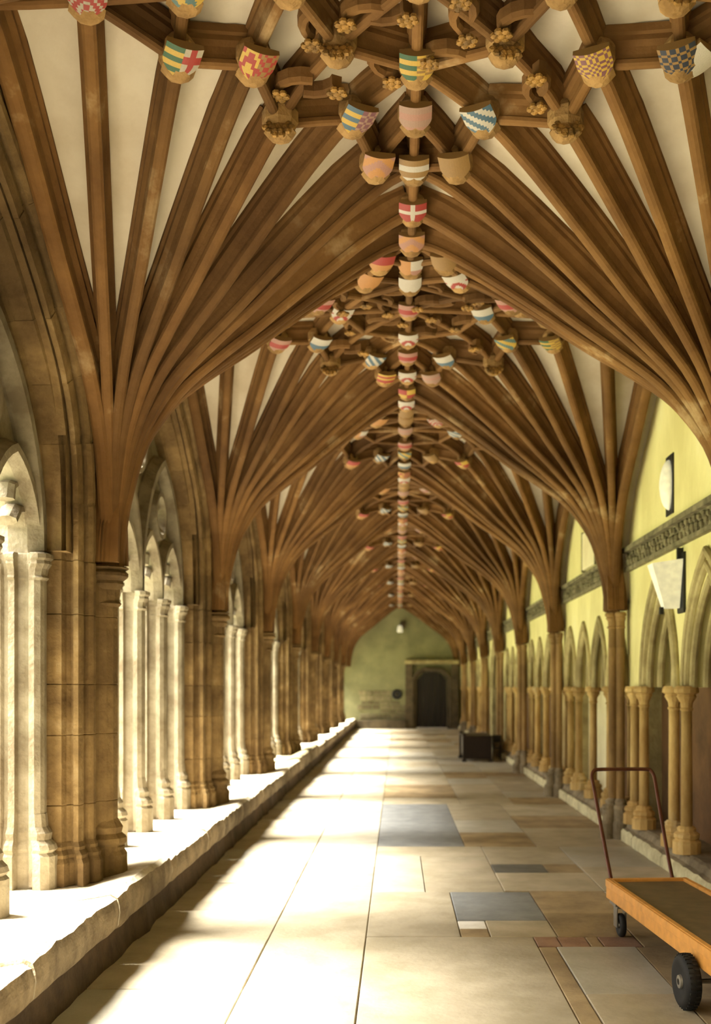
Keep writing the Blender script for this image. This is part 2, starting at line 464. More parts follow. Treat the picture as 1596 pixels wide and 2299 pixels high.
SEEN1 = {(0, -1, 'n7'): 'pink_chev', (0, -1, 'l2'): 'peach', (0, -1, 'l3'): 'white', (0, 1, 'c'): 'pink', (-1, -1, 'n5'): 'orange', (1, -1, 'n5'): 'white_red', (-1, -1, 'n4'): 'pink', (1, -1, 'n4'): 'pink',
         (0, 1, 'l3'): 'white_red', (0, 1, 'l2'): 'pink', (0, 1, 'n7'): 'white_red', (0, 1, 'n8'): 'quart', (-1, 1, 'n1'): 'red_orange', (-1, 1, 'n2'): 'pink', (1, 1, 'n1'): 'white_red', (1, 1, 'n2'): 'bars_gold', (-1, 1, 'n3'): 'blue_white', (-1, 1, 'n5'): 'wavy', (1, 1, 'n5'): 'blue_white', (-1, 1, 'n4'): 'head', (1, 1, 'n4'): 'head'}

def vault_bay(k):
    root = empty('ceiling', (0, ctr(k), 0), kind='structure', label=f'ribbed stone vault bay, {ORD[max(k,0)]} in view from the near end' if k >= 0 else None)
    for q in QUADS:
        ob('vault_cell', WEB[q], root)
        if k < 0: continue
        for nm, me in RIBS[q]: ob(nm, me, root)
    if k < 0: return
    gi = k * 5
    def des(sx, sy, n):
        nonlocal gi
        gi += 1
        t = SEEN if k == 0 else SEEN1 if k == 1 else {}
        return t.get((sx, sy, n), GEN[(gi * 7 + k) % len(GEN)])
    for sx, sy in QUADS:
        if k == 0 and sy < 0: continue                 # behind the top of the picture
        for n in (('n2', 'n3', 'n4', 'n5', 'n6') if k < 2 else ('n2', 'n4', 'n5')):
            p = qpt(sx, sy, *N_[n])
            d2 = {'n2': 'white', 'n3': None}.get(n) if k == 0 and sx > 0 else None
            add_boss(root, p, des(sx, sy, n), .45 * -sx if n != 'n6' else .2 * -sx, d2)
        if k == 0:
            add_boss(root, qpt(sx, sy, *N_['m']), 'head')
    for sy in ((1,) if k == 0 else (-1, 1)):
        for n in ('n7', 'l2', 'l3'):
            add_boss(root, qpt(-1, sy, *N_[n]) , des(0, sy, n))
    add_boss(root, qpt(-1, 1, *N_['n8']), des(0, 1, 'n8'))
    add_boss(root, qpt(-1, 1, 1, 1), des(0, 1, 'c'))
    for sx in (-1, 1):
        for n in (('n1', 't2', 't3') if k < 2 else ('n1', 't3')):
            add_boss(root, qpt(sx, 1, *N_[n]), SEEN.get((sx, 1, n), None) if k == 0 and n == 'n1' else des(sx, 0 if n != 'n1' else 1, n), .35 * -sx)
    if k <= 1:
        for sx, sy in QUADS:
            if k == 0 and sy < 0: continue
            for A, B, sd in (('t3', 'm', 1), ('l3', 'm', -1), ('m', 'c', 1), ('m', 'c', -1), ('n4', 'm', 1), ('n4', 'm', -1)):
                a = qpt(sx, sy, *N_[A]); b = qpt(sx, sy, *N_[B])
                mid = a.lerp(b, .42 if sd > 0 else .58); d = (b - a)
                if sd < 0: d = -d
                c = ob('cusp', CUSP, root, mid, (0, 0, math.atan2(d.y, d.x)))
                if k == 0 or sd > 0: ob('rosette', ROS, c, (.17, .09, -.01), (math.pi, 0, 0))

# ---------------------------------------------------------------- big structure
def floor():
    root = empty('floor', (0, 0, 0), kind='structure', label='worn stone paving of the covered walk')
    ob('mortar_bed', MB().box(-1.8, 2.3, -6, END_Y, -.3, -.012).me('mortar_bed', M['mortar']), root)
    def slab(x0, x1, y0, y1, mt):
        x0, x1 = x0 - .1, x1 - .1               # picture offsets are from the camera
        j = .0035; z = R.uniform(-.003, .003)
        ob('flagstone' if mt != 'brick' else 'brick', MB().box(x0 + j, x1 - j, y0 + j, y1 - j, -.1, z, .004).me('flagstone', M[mt]), root)
    E = [(-.2, .87, 3.6, 6.7, 'flag'), (.87, .98, 4.3, 6.44, 'flag_brown'), (.98, 1.47, 5.45, 6.44, 'flag_pale'), (.87, 1.47, 3.6, 4.3, 'flag'), (.98, 1.47, 4.3, 5.45, 'flag'),
         (1.47, 2.38, 3.6, 5.4, 'flag_brown'), (1.47, 2.38, 5.4, 6.44, 'flag_brown'), (1.52, 2.38, 6.44, 7.4, 'flag_brown'), (1.62, 2.38, 7.4, 8.2, 'flag'),
         (.87, 1.02, 6.46, 6.7, 'brick'), (1.02, 1.2, 6.46, 6.7, 'brick'), (1.2, 1.28, 6.46, 6.7, 'flag_brown'), (1.28, 1.52, 6.46, 6.7, 'brick'),
         (-.2, .41, 6.7, 8.15, 'flag'), (.41, .6, 6.93, 7.16, 'white'), (.41, .6, 6.7, 6.93, 'flag_brown'), (.6, 1.03, 6.7, 7.16, 'flag'), (.41, 1.03, 7.16, 8.15, 'flag_grey'),
         (1.03, 1.52, 6.7, 7.4, 'flag_brown'), (1.03, 1.62, 7.4, 8.2, 'flag_brown'), (-.2, .22, 8.15, 9.9, 'flag_pale'), (.22, .84, 8.15, 9.9, 'flag'), (.84, 1.62, 8.2, 9.0, 'flag'),
         (.84, 1.31, 9.0, 9.45, 'flag_dark'), (1.31, 1.62, 9.0, 9.45, 'flag_brown'), (.84, 1.62, 9.45, 10.5, 'flag'), (-.2, .84, 9.9, 10.5, 'flag'),
         (1.62, 2.38, 8.2, 9.3, 'flag'), (1.62, 2.38, 9.3, 10.5, 'flag_pale'), (-.2, .68, 10.5, 14.3, 'flag_grey'), (.68, 1.4, 10.5, 11.5, 'flag_brown'), (.68, 1.4, 11.5, 12.6, 'flag_pale'), (.68, 1.4, 12.6, 14.3, 'flag'),
         (1.4, 2.38, 10.5, 11.9, 'flag'), (1.4, 2.38, 11.9, 13.0, 'flag_brown'), (1.4, 2.38, 13.0, 14.3, 'flag')]
    for e in E: slab(*e)
    def column(x0, x1, y, y1, lo, hi, mats):
        while y < y1 - .05:
            h = R.uniform(lo, hi)
            if y1 - (y + h) < lo * .6: h = y1 - y
            slab(x0, x1, y, y + h, R.choice(mats)); y += h
    nice = ['flag'] * 5 + ['flag_pale'] * 2 + ['flag_brown']
    column(-1.72, -.82, 1.5, END_Y, .6, 1.6, ['flag', 'flag', 'flag_pale'])
    column(-.82, -.2, 1.5, END_Y, .7, 1.7, ['flag', 'flag', 'flag_pale'])
    column(-.2, .87, 14.3, END_Y, .7, 1.5, nice)
    column(.87, 1.6, 14.3, END_Y, .6, 1.4, nice)
    column(1.6, 2.38, 14.3, END_Y, .7, 1.5, nice)
    column(-.2, 1.0, 1.5, 3.6, .8, 1.4, nice); column(1.0, 2.38, 1.5, 3.6, .8, 1.4, nice)
floor()

for k in range(-2, 9): vault_bay(k)

# open side ---------------------------------------------------------
JAMB = [(-2.75, .25), (-2.66, .13), (-2.60, .03), (-2.57, 0), (-2.33, 0), (-2.31, .015), (-2.20, .018), (-2.185, .07), (-2.16, .085), (-2.14, .075), (-2.132, .04), (-2.10, .036), (-2.088, .105), (-2.115, .13), (-2.10, .16), (-2.07, .152), (-2.045, .175), (-2.04, .21), (-2.085, .25), (-2.06, .285)]
SHAFT = [(-2.045, .300), (-2.00, .312), (-1.965, .345), (-1.95, .4)]
def pier_poly():
    side = [(x, -(.4 - q)) for x, q in JAMB + SHAFT]          # near side of the pier
    return side + [(x, -y) for x, y in side[-2::-1]]
PP = pier_poly()
def scaled(poly, s, c): return [(c[0] + (x - c[0]) * s, c[1] + (y - c[1]) * s) for x, y in poly]
courses = [.86, 1.30, 1.62, 2.06, 2.40]
PIER_STONES = [prism(PP, a, b).me('stone', M['pier']) for a, b in zip([.62] + courses, courses[0:])]
def pier_base():
    b = MB(); c = (-2.33, 0)
    rg = lambda z, s, dx=0: [(x + dx, y, z) for x, y in scaled(PP, s, c)]
    return b.loft([rg(Z_BENCH, 1.13, .015), rg(.50, 1.13, .015), rg(.53, 1.09, .01), rg(.55, 1.10, .01), rg(.58, 1.05), rg(.60, 1.06), rg(.63, 1.0)]).me('base', M['pier'])
PB = pier_base()
def shaft_base():
    return MB().lathe([(.13, .36), (.13, .56), (.15, .58), (.15, .61), (.115, .64), (.125, .68), (.10, .72), (.088, .74)], 10, (-2.04, 0)).me('shaft_base', M['pier'])
SB = shaft_base()
def shaft_cap():
    return MB().lathe([(.09, 2.13), (.105, 2.15), (.09, 2.17), (.095, 2.24), (.12, 2.28), (.115, 2.30), (.15, 2.33), (.15, 2.35), (.128, 2.37), (.155, 2.385), (.13, 2.398)], 10, (-2.03, 0)).me('capital', M['pier'])
SC = shaft_cap()
PIER_TXT = ['clustered stone pier nearest the camera on the open side, beside the bench', 'second pier along the open side, just past the first bright opening', 'third pier along the open side', 'fourth pier along the open side', 'fifth pier along the open side', 'sixth pier along the open side',
            'seventh pier along the open side', 'eighth pier along the open side, the last before the end wall']
for k in range(-2, 8):
    y = P1 + BAY * k - (.45 if k == 8 else 0)
    seen = 0 <= k <= 7
    r = empty('stone_pier', (0, y, 0), label=PIER_TXT[k] if seen else 'stone pier of the open side, %s before the nearest one in view' % ('last' if k == -1 else 'second'), cat='pier', group='clustered piers along the open side')
    for i, me in enumerate(PIER_STONES): ob('stone', me, r)
    ob('base', PB, r); ob('shaft_base', SB, r); ob('capital', SC, r)

# window arch and tracery, bay-local
HO = 1.70
ARCH = smooth_curve([(1.70, 2.40, 0), (1.695, 2.75, 0), (1.65, 3.10, 0), (1.50, 3.42, 0), (1.20, 3.70, 0), (.70, 4.05, 0), (0, 4.42, 0)], 6)
ARCH = [(p.x, p.y) for p in ARCH]
def arch_z(y):
    y = abs(y)
    if y >= 1.70: return 2.40
    for (a, za), (b, zb) in zip(ARCH, ARCH[1:]):
        if b <= y <= a: return za + (zb - za) * (a - y) / max(a - b, 1e-9)
    return 4.42
def arch_stone(side, i0, i1):
    prof = [(x, q) for x, q in JAMB] + [(-2.10, .42), (-2.75, .42)]
    rings = []
    for i in range(i0, i1 + 1):
        p = ARCH[i]; a = ARCH[max(i - 1, 0)]; b = ARCH[min(i + 1, len(ARCH) - 1)]
        t = Vector((b[0] - a[0], b[1] - a[1])).normalized(); n = Vector((t.y, -t.x))      # outward of the opening
        if i == 0: n = Vector((1, 0))
        if i == len(ARCH) - 1: n = Vector((0, 1))
        w = 1.0
        rings.append([(x, side * (p[0] + n.x * q), p[1] + n.y * q) for x, q in prof])
    # a fine joint at the lower end
    c = rings[0]; m = [sum(v[j] for v in c) / len(c) for j in range(3)]
    rings[0] = [tuple(m[j] + (v[j] - m[j]) * .975 for j in range(3)) for v in c]
    return MB().loft(rings)
NA = len(ARCH) - 1
cuts = [0, 6, 12, 18, 24, 30, NA]
ARCH_STONES = [arch_stone(s, a, b).me('stone', M['pier']) for s in (-1, 1) for a, b in zip(cuts, cuts[1:]) if b > a]
def upper_wall():
    ys = [-2.1 + 4.2 * i / 56 for i in range(57)]; b = MB()
    for y0, y1 in zip(ys, ys[1:]):
        z0, z1 = arch_z(y0) + .06, arch_z(y1) + .06
        if max(abs(y0), abs(y1)) > 1.71: z0 = z1 = 2.445
        b.add([(x, y, z) for x in (-2.72, -2.15) for y, z in ((y0, z0), (y1, z1), (y1, 5.5), (y0, 5.5))], [[0, 1, 2, 3], [7, 6, 5, 4], [0, 4, 5, 1], [3, 2, 6, 7]])
    return b.me('wall_left', M['pier'])
UW = upper_wall()
SILL = MB().box(-2.75, -2.2, -2.1, 2.1, 0, Z_BENCH - .004).me('sill', M['bench'])
MUL = [(-2.52, -.03), (-2.49, -.06), (-2.46, -.05), (-2.445, -.028), (-2.42, -.028), (-2.41, -.062), (-2.37, -.064), (-2.36, -.03), (-2.315, -.026), (-2.295, -.03), (-2.285, -.055), (-2.25, -.062), (-2.215, -.048), (-2.20, -.02)]
MUL = [(x - .08, y) for x, y in MUL]
MUL = MUL + [(x, -y) for x, y in MUL[::-1]]
mc = (-2.44, 0)
MULLION = prism(MUL, .37, 2.36, .004).me('mullion', M['tracery'])
def mul_ring(z, s): return [(x, y, z) for x, y in scaled(MUL, s, mc)]
MBASE = MB().loft([mul_ring(z, s) for z, s in ((.355, 1.42), (.56, 1.42), (.58, 1.3), (.60, 1.42), (.63, 1.36), (.66, 1.18), (.70, 1.22), (.74, 1.07), (.82, 1.02))]).me('mullion_base', M['tracery'])
MCAP = MB().loft([mul_ring(z, s) for z, s in ((2.26, 1.02), (2.275, 1.1), (2.29, 1.03), (2.33, 1.08), (2.36, 1.2), (2.38, 1.17), (2.395, 1.26), (2.42, 1.26), (2.43, 1.1))]).me('mullion_cap', M['tracery'])
BAR = [(.055, .15), (.055, .05), (.03, 0), (.03, -.0), (-.03, 0), (-.055, .05), (-.055, .15)]
def yz_path(b, pts, wid=.11, dep=.26, x0=-2.44, closed=False):
    prof = [(-wid / 2, -dep * .2), (-wid * .22, -dep / 2), (wid * .22, -dep / 2), (wid / 2, -dep * .2), (wid / 2, dep * .2), (wid * .22, dep / 2), (-wid * .22, dep / 2), (-wid / 2, dep * .2)]
    P = [Vector((x0, y, z)) for y, z in pts]
    return b.sweep(P, prof, [Vector((1, 0, 0))] * len(P), closed)
def pointed(c, hw, z0, z1, n=8):
    R_ = (hw * hw + (z1 - z0) ** 2) / (2 * hw)      # two-centred arch
    a1 = math.asin((z1 - z0) / R_)
    L_ = [(c - hw + R_ - R_ * math.cos(a1 * i / n), z0 + R_ * math.sin(a1 * i / n)) for i in range(n + 1)]
    return L_ + [(2 * c - y, z) for y, z in L_[-2::-1]]
def head(c):
    b = MB(); yz_path(b, pointed(c, .425, 2.42, 3.0))
    for s in (-1, 1):
        yz_path(b, [(c + s * .37, 2.70), (c + s * .25, 2.68), (c + s * .17, 2.60)], .07, .12)
        yz_path(b, [(c + s * .27, 2.86), (c + s * .15, 2.80), (c + s * .13, 2.72)], .06, .12)
    return b.me('light_head', M['tracery'])
def foil(cy, cz, r, lobes):
    b = MB(); yz_path(b, [(cy + r * math.cos(a * math.pi / 12), cz + r * math.sin(a * math.pi / 12)) for a in range(24)], .1, .24, closed=True)
    for i in range(lobes):
        a = math.pi / lobes * (2 * i + 1)
        yz_path(b, [(cy + r * f * math.cos(a + d), cz + r * f * math.sin(a + d)) for f, d in ((.95, -.28), (.55, 0), (.95, .28))], .06, .12)
    return b.me('quatrefoil', M['tracery'])
HEADS = [head(c) for c in (-1.275, -.425, .425, 1.275)]
SUBS = [yz_path(MB(), pointed(c, .85, 2.42, 3.72, 10), .14, .3).me('tracery_arch', M['tracery']) for c in (-.85, .85)]
FOILS = [foil(-.85, 3.22, .20, 4), foil(.85, 3.22, .20, 4), foil(0, 3.75, .27, 4)]
def solid_tracery():
    """pierced stone plate filling the window head between the tracery bars"""
    b = MB(); st = .04
    def solid(y, z):
        if z > arch_z(y) + .02 or z < 2.5: return False
        c = min((-1.275, -.425, .425, 1.275), key=lambda q: abs(q - y)); d = abs(y - c)
        R_ = (.425 ** 2 + .58 ** 2) / .85
        if z < 2.42 + math.sqrt(max(0, R_ * R_ - (d + R_ - .425) ** 2)): return False
        for cy, cz, r in ((-.85, 3.22, .17), (.85, 3.22, .17), (0, 3.75, .23)):
            if math.hypot(y - cy, z - cz) < r: return False
        return True
    for i in range(44):
        z = 2.5 + i * st; j = 0
        while j < 86:
            y = -1.70 + j * st
            if solid(y + st / 2, z + st / 2):
                e = j
                while e < 86 and solid(-1.70 + e * st + st / 2, z + st / 2): e += 1
                b.box(-2.50, -2.40, y, -1.70 + e * st, z, z + st); j = e
            else: j += 1
    return b.me('pierced_plate', M['tracery'])
SPAN = solid_tracery()
for k in range(-2, 9):
    y = ctr(k)
    w = ob('wall_left', UW, None, (0, y, 0), kind='structure')
    ob('sill', SILL, None, (0, y, 0), kind='structure')
    n = max(k, 0)
    r = empty(f'window_{k + 3}', (0, y, 0), kind='structure', label=f'unglazed traceried opening, {ORD[n]} along the open side' if k >= 0 else None)
    for me in ARCH_STONES: ob('stone', me, r)
    for yy in (-1.66, -.85, 0, .85, 1.66):
        ob('mullion', MULLION, r, (0, yy, 0)); ob('mullion_base', MBASE, r, (0, yy, 0)); ob('mullion_cap', MCAP, r, (0, yy, 0))
    for me in HEADS: ob('light_head', me, r)
    for me in SUBS: ob('tracery_arch', me, r)
    for me in FOILS: ob('quatrefoil', me, r)
    ob('pierced_plate', SPAN, r)

# bench -------------------------------------------------------------
def bench():
    root = empty('stone_bench', (0, 0, 0), label='long low worn stone bench running along foot of the open arcade', cat='bench')
    y = 1.6
    while y < END_Y - .3:
        l = R.uniform(.8, 1.7); y1 = min(y + l, END_Y)
        dark = 17.2 < y < 20.2
        n = max(6, int(l * 12)); b = MB(); rings = []
        lift = R.uniform(-.012, .012) + (.05 if dark else 0)
        for i in range(n + 1):
            yy = y + .006 + (y1 - y - .012) * i / n
            e = .012 * noise.noise((yy * 6, 1.3, 0)) + .02 * noise.noise((yy * 1.9, 4, 0)) + (.03 * noise.noise((yy * 9, 2, 0)) if dark else 0)
            e2 = .018 * noise.noise((yy * 8, 9, 0)) + .014 * noise.noise((yy * 20, 7, 0))
            if i in (0, n): e -= .008; e2 -= .012
            xf = -1.70 + e; zt = Z_BENCH + .05 + lift + e2 + (.05 * noise.noise((yy * 7, 5, 2)) if dark else 0)
            rings.append([(-2.2, yy, Z_BENCH - .004), (-2.02, yy, Z_BENCH - .004), (-1.84, yy, zt - .02), (xf - .05, yy, zt - .004), (xf - .012, yy, zt - .026), (xf, yy, zt - .065), (xf + .004, yy, .30), (xf - .006, yy, .225), (xf - .03, yy, .20), (-2.2, yy, .20)])
        b.loft(rings)
        me = b.me('bench_slab', M['rubble' if dark else 'bench']); me.materials.append(M['benchedge_shade'])
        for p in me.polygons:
            if p.normal.x > .55 and abs(p.normal.y) < .8: p.material_index = 1       # worn front arris; shade on the front side put into darker stone
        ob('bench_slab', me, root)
        y = y1
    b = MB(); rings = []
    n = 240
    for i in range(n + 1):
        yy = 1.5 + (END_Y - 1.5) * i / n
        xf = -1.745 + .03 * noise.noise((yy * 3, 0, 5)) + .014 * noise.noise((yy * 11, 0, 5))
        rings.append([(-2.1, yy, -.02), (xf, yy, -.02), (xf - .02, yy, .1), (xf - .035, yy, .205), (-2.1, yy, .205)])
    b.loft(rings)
    ob('bench_foot', b.me('bench_foot', M['benchfoot_shade']), root)
bench()

# wall side ---------------------------------------------------------
Z_CAP, X_BACK = 1.60, 2.78
def lancet(c, hw, z0, z1, n=9): return pointed(c, hw, z0, z1, n)
def wall_bay(arches, top=5.5):
    """upper wall with pointed recesses; arches = [(centre, half width, apex)]"""
    b = MB(); ys = set([-HB, HB])
    for c, hw, za in arches:
        for y, z in lancet(c, hw, Z_CAP, za): ys.add(round(y, 4))
    ys = sorted(ys)
    def low(y):
        for c, hw, za in arches:
            if abs(y - c) <= hw + 1e-4:
                P = lancet(c, hw, Z_CAP, za)
                for (a, z0), (b_, z1) in zip(P, P[1:]):
                    if a - 1e-4 <= y <= b_ + 1e-4: return z0 + (z1 - z0) * (y - a) / max(b_ - a, 1e-6)
        return Z_CAP
    for y0, y1 in zip(ys, ys[1:]):
        z0, z1 = low(y0), low(y1)
        b.add([(x, y, z) for x in (X_WALL, X_BACK) for y, z in ((y0, z0), (y1, z1), (y1, top), (y0, top))], [[3, 2, 1, 0], [4, 5, 6, 7], [1, 5, 4, 0], [7, 6, 2, 3]])
    return b.me('wall_right', M['wallplaster'])
A4 = [(-1.575 + 1.05 * i,   .43, 2.36) for i in range(4)]
A3 = [(-.76, .52, 2.50), (.76, .52, 2.50)]
WR4, WR3 = wall_bay(A4), wall_bay(A3)
def arch_mould(c, hw, za, orders):
    b = MB()
    for x, dq, rr in orders:
        P = lancet(c, hw + dq, Z_CAP, za + dq * 1.5, 10)
        pts = [Vector((x, y, z)) for y, z in P]
        prof = [(rr * math.cos(a * math.pi / 4), rr * math.sin(a * math.pi / 4)) for a in range(8)]
        b.sweep(pts, prof, [Vector((1, 0, 0))] * len(pts))
    return b.me('arch_moulding', M['arch'])
O4 = [(X_WALL - .01, .055, .03), (X_WALL + .01, -.02, .035), (X_WALL + .12, -.055, .035), (X_WALL + .24, -.09, .04)]
O3 = [(X_WALL - .02, .125, .034), (X_WALL - .01, .05, .034), (X_WALL + .02, -.02, .036), (X_WALL + .12, -.06, .036), (X_WALL + .25, -.10, .045)]
AM4 = [arch_mould(*a, O4) for a in A4]; AM3 = [arch_mould(*a, O3) for a in A3]
CAP = MB().lathe([(.048, 1.40), (.060, 1.415), (.048, 1.43), (.054, 1.47), (.085, 1.52), (.078, 1.54), (.105, 1.555), (.105, 1.585), (.09, 1.61)], 12).me('capital', M['column'])
COLM = MB().lathe([(.050, .40), (.049, .8), (.046, 1.2), (.047, 1.40)], 12).me('column', M['column'], True)
CBASE = MB().lathe([(.12, .20), (.12, .30), (.095, .32), (.11, .34), (.11, .365), (.075, .39), (.082, .41), (.062, .43)], 12).me('column_base', M['column'])
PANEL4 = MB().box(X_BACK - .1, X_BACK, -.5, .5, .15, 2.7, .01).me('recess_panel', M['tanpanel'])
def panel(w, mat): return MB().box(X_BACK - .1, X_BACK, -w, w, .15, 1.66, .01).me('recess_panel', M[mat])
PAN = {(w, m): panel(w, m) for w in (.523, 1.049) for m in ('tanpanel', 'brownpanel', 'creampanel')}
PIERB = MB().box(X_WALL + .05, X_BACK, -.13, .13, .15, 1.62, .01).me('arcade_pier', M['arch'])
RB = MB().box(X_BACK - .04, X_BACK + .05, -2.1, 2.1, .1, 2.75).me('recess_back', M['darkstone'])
def frieze():
    b = MB(); bx = b.box(X_WALL - .05, X_WALL + .1, -HB, HB, 2.93, 2.97); b.box(X_WALL - .075, X_WALL + .1, -HB, HB, 3.13, 3.18); b.box(X_WALL - .02, X_WALL + .1, -HB, HB, 2.96, 3.14)
    rr = random.Random(3)
    for i in range(34):
        y = -HB + .06 + i * (4.2 / 34)
        b.blob((X_WALL - .03, y, 3.01 + rr.uniform(-.01, .02)), rr.uniform(.03, .045), 6, 3, (.8, 1, 1.1))
        b.blob((X_WALL - .035, y + .06, 3.085 + rr.uniform(-.015, .015)), rr.uniform(.025, .038), 6, 3, (.8, 1, 1))
    return b.me('carved_frieze', M['frieze'])
FR = frieze()
ARC_TXT = {1: 'blind arcade with paired columns and dark brown recesses behind the orange trolley', 2: 'blind arcade with single columns and cream recesses, past the slender shaft behind the trolley handle', 3: 'third blind arcade bay along the yellow wall, slim single columns',
           4: 'fourth blind arcade bay along the yellow wall, just before dark opening', 6: 'blind arcade bay just beyond the dark opening in the yellow wall', 7: 'second blind arcade bay beyond the dark opening', 8: 'blind arcade bay next to the end wall on the plastered side'}
DOOR_BAY = 5
for k in range(-2, 9):
    y = ctr(k)
    if k == DOOR_BAY:
        dw = wall_bay([(0, 1.25, 2.75)])
        w = ob('wall_right', dw, None, (0, y, 0), kind='structure')
        ob('carved_frieze', FR, w, (0, 0, -.11))
        for sg in (-1, 1):
            ob('jamb', MB().box(X_WALL, X_BACK, sg * 1.25 if sg > 0 else -2.1, 2.1 if sg > 0 else -1.25, 0, 1.62).me('jamb', M['arch']), w)
        ob('arch_moulding', arch_mould(0, 1.25, 2.75, O3), w)
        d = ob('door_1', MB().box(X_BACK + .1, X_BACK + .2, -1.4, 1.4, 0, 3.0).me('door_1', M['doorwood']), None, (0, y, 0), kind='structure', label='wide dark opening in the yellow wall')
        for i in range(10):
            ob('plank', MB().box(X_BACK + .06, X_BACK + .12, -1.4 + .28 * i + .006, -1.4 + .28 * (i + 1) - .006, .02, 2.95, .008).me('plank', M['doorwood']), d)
        continue
    three = k <= 1
    w = ob('wall_right', WR3 if three else WR4, None, (0, y, 0), kind='structure')
    ob('carved_frieze', FR, w, (0, 0, -.11))
    arches = A3 if three else A4
    for i, (c, hw, za) in enumerate(arches):
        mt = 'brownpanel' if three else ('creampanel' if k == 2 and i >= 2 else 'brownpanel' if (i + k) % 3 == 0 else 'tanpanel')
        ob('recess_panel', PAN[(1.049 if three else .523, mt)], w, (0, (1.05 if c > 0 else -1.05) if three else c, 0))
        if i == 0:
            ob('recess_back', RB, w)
            if k > -2: ob('arcade_pier', PIERB, w, (0, -HB, 0))
    if k < 1: continue
    r = empty('blind_arcade', (0, y, 0), label=ARC_TXT[k], cat='arcade', group='blind arcade bays on the wall side')
    for me in (AM3 if three else AM4): ob('arch_moulding', me, r)
    if three:
        cols = [(X_WALL - .02, c + s) for c in (-1.52, 0, 1.52) for s in (-.2, .2)] 
    else:
        cols = [(X_WALL + .02, c) for c in (-1.05, 0, 1.05)] + [(X_WALL + .06, -1.98), (X_WALL + .06, 1.98)]
    for cx, cy in cols:
        c = ob('column', COLM, r, (cx, cy, 0))
        ob('capital', CAP, c); ob('column_base', CBASE, c)

# wall shafts
TRI = []
for j in range(30):
    a = math.pi * 2 * j / 30
    rr = .045 + .050 * abs(math.cos(1.5 * a))
    TRI.append((2.24 + rr * math.cos(a + math.pi), rr * 1.05 * math.sin(a + math.pi)))
WS = [prism(TRI, a, b, .005).me('stone', M['shaft']) for a, b in ((.42, .95), (.95, 1.5), (1.5, 2.02), (2.02, 2.3))]
def tr(z, s): return [(x, y, z) for x, y in scaled(TRI, s, (2.27, 0))]
WB = MB().loft([tr(z, s) for z, s in ((-.02, 1.75), (.16, 1.75), (.19, 1.5), (.30, 1.5), (.32, 1.6), (.345, 1.55), (.36, 1.2), (.39, 1.3), (.42, 1.0), (.44, .95))]).me('base', M['kerb'])
WC = MB().loft([tr(z, s) for z, s in ((2.22, 1.02), (2.235, 1.15), (2.25, 1.02), (2.30, 1.05), (2.33, 1.22), (2.345, 1.15), (2.36, 1.3), (2.385, 1.3), (2.398, 1.1))]).me('capital', M['shaft'])
WS_TXT = ['wall shaft nearest the camera beyond the frame edge', 'slender wall shaft behind the trolley handle, nearest one in view', 'second slender wall shaft along the yellow wall', 'third slender wall shaft along the yellow wall', 'fourth slender wall shaft, at near side of the dark opening', 'fifth slender wall shaft, at far side of the dark opening', 'sixth slender wall shaft along the yellow wall', 'seventh slender wall shaft, last before the end wall', 'corner shaft where yellow wall meets end wall']
for k in range(0, 8):
    r = empty('wall_shaft', (0, P1 + BAY * k, 0), label=WS_TXT[k], cat='shaft', group='vault shafts on the wall side')
    for me in WS: ob('stone', me, r)
    ob('base', WB, r); ob('capital', WC, r)

def kerb():
    root = empty('kerb', (0, 0, 0), kind='structure', label='low stone kerb along the foot of the yellow wall')
    y = 1.6
    while y < END_Y - .2:
        l = R.uniform(.9, 1.6); y1 = min(y + l, END_Y); n = max(6, int(l * 9)); rings = []
        for i in range(n + 1):
            yy = y + .005 + (y1 - y - .01) * i / n
            e = .012 * noise.noise((yy * 5, 3, 1)); e2 = .018 * noise.noise((yy * 7, 6, 1))
            if i in (0, n): e += .008; e2 -= .01
            rings.append([(2.245 + e, yy, -.02), (2.245 + e, yy, .095 + e2), (2.262 + e, yy, .12 + e2), (2.30 + e, yy, .135 + e2), (2.32 + e, yy, .19 + e2), (2.35, yy, .205 + e2 * .5), (2.80, yy, .205), (2.80, yy, -.02)])
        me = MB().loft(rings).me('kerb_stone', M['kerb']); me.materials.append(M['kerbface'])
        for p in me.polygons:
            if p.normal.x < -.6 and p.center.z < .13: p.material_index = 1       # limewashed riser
        ob('kerb_stone', me, root)
        y = y1
kerb()

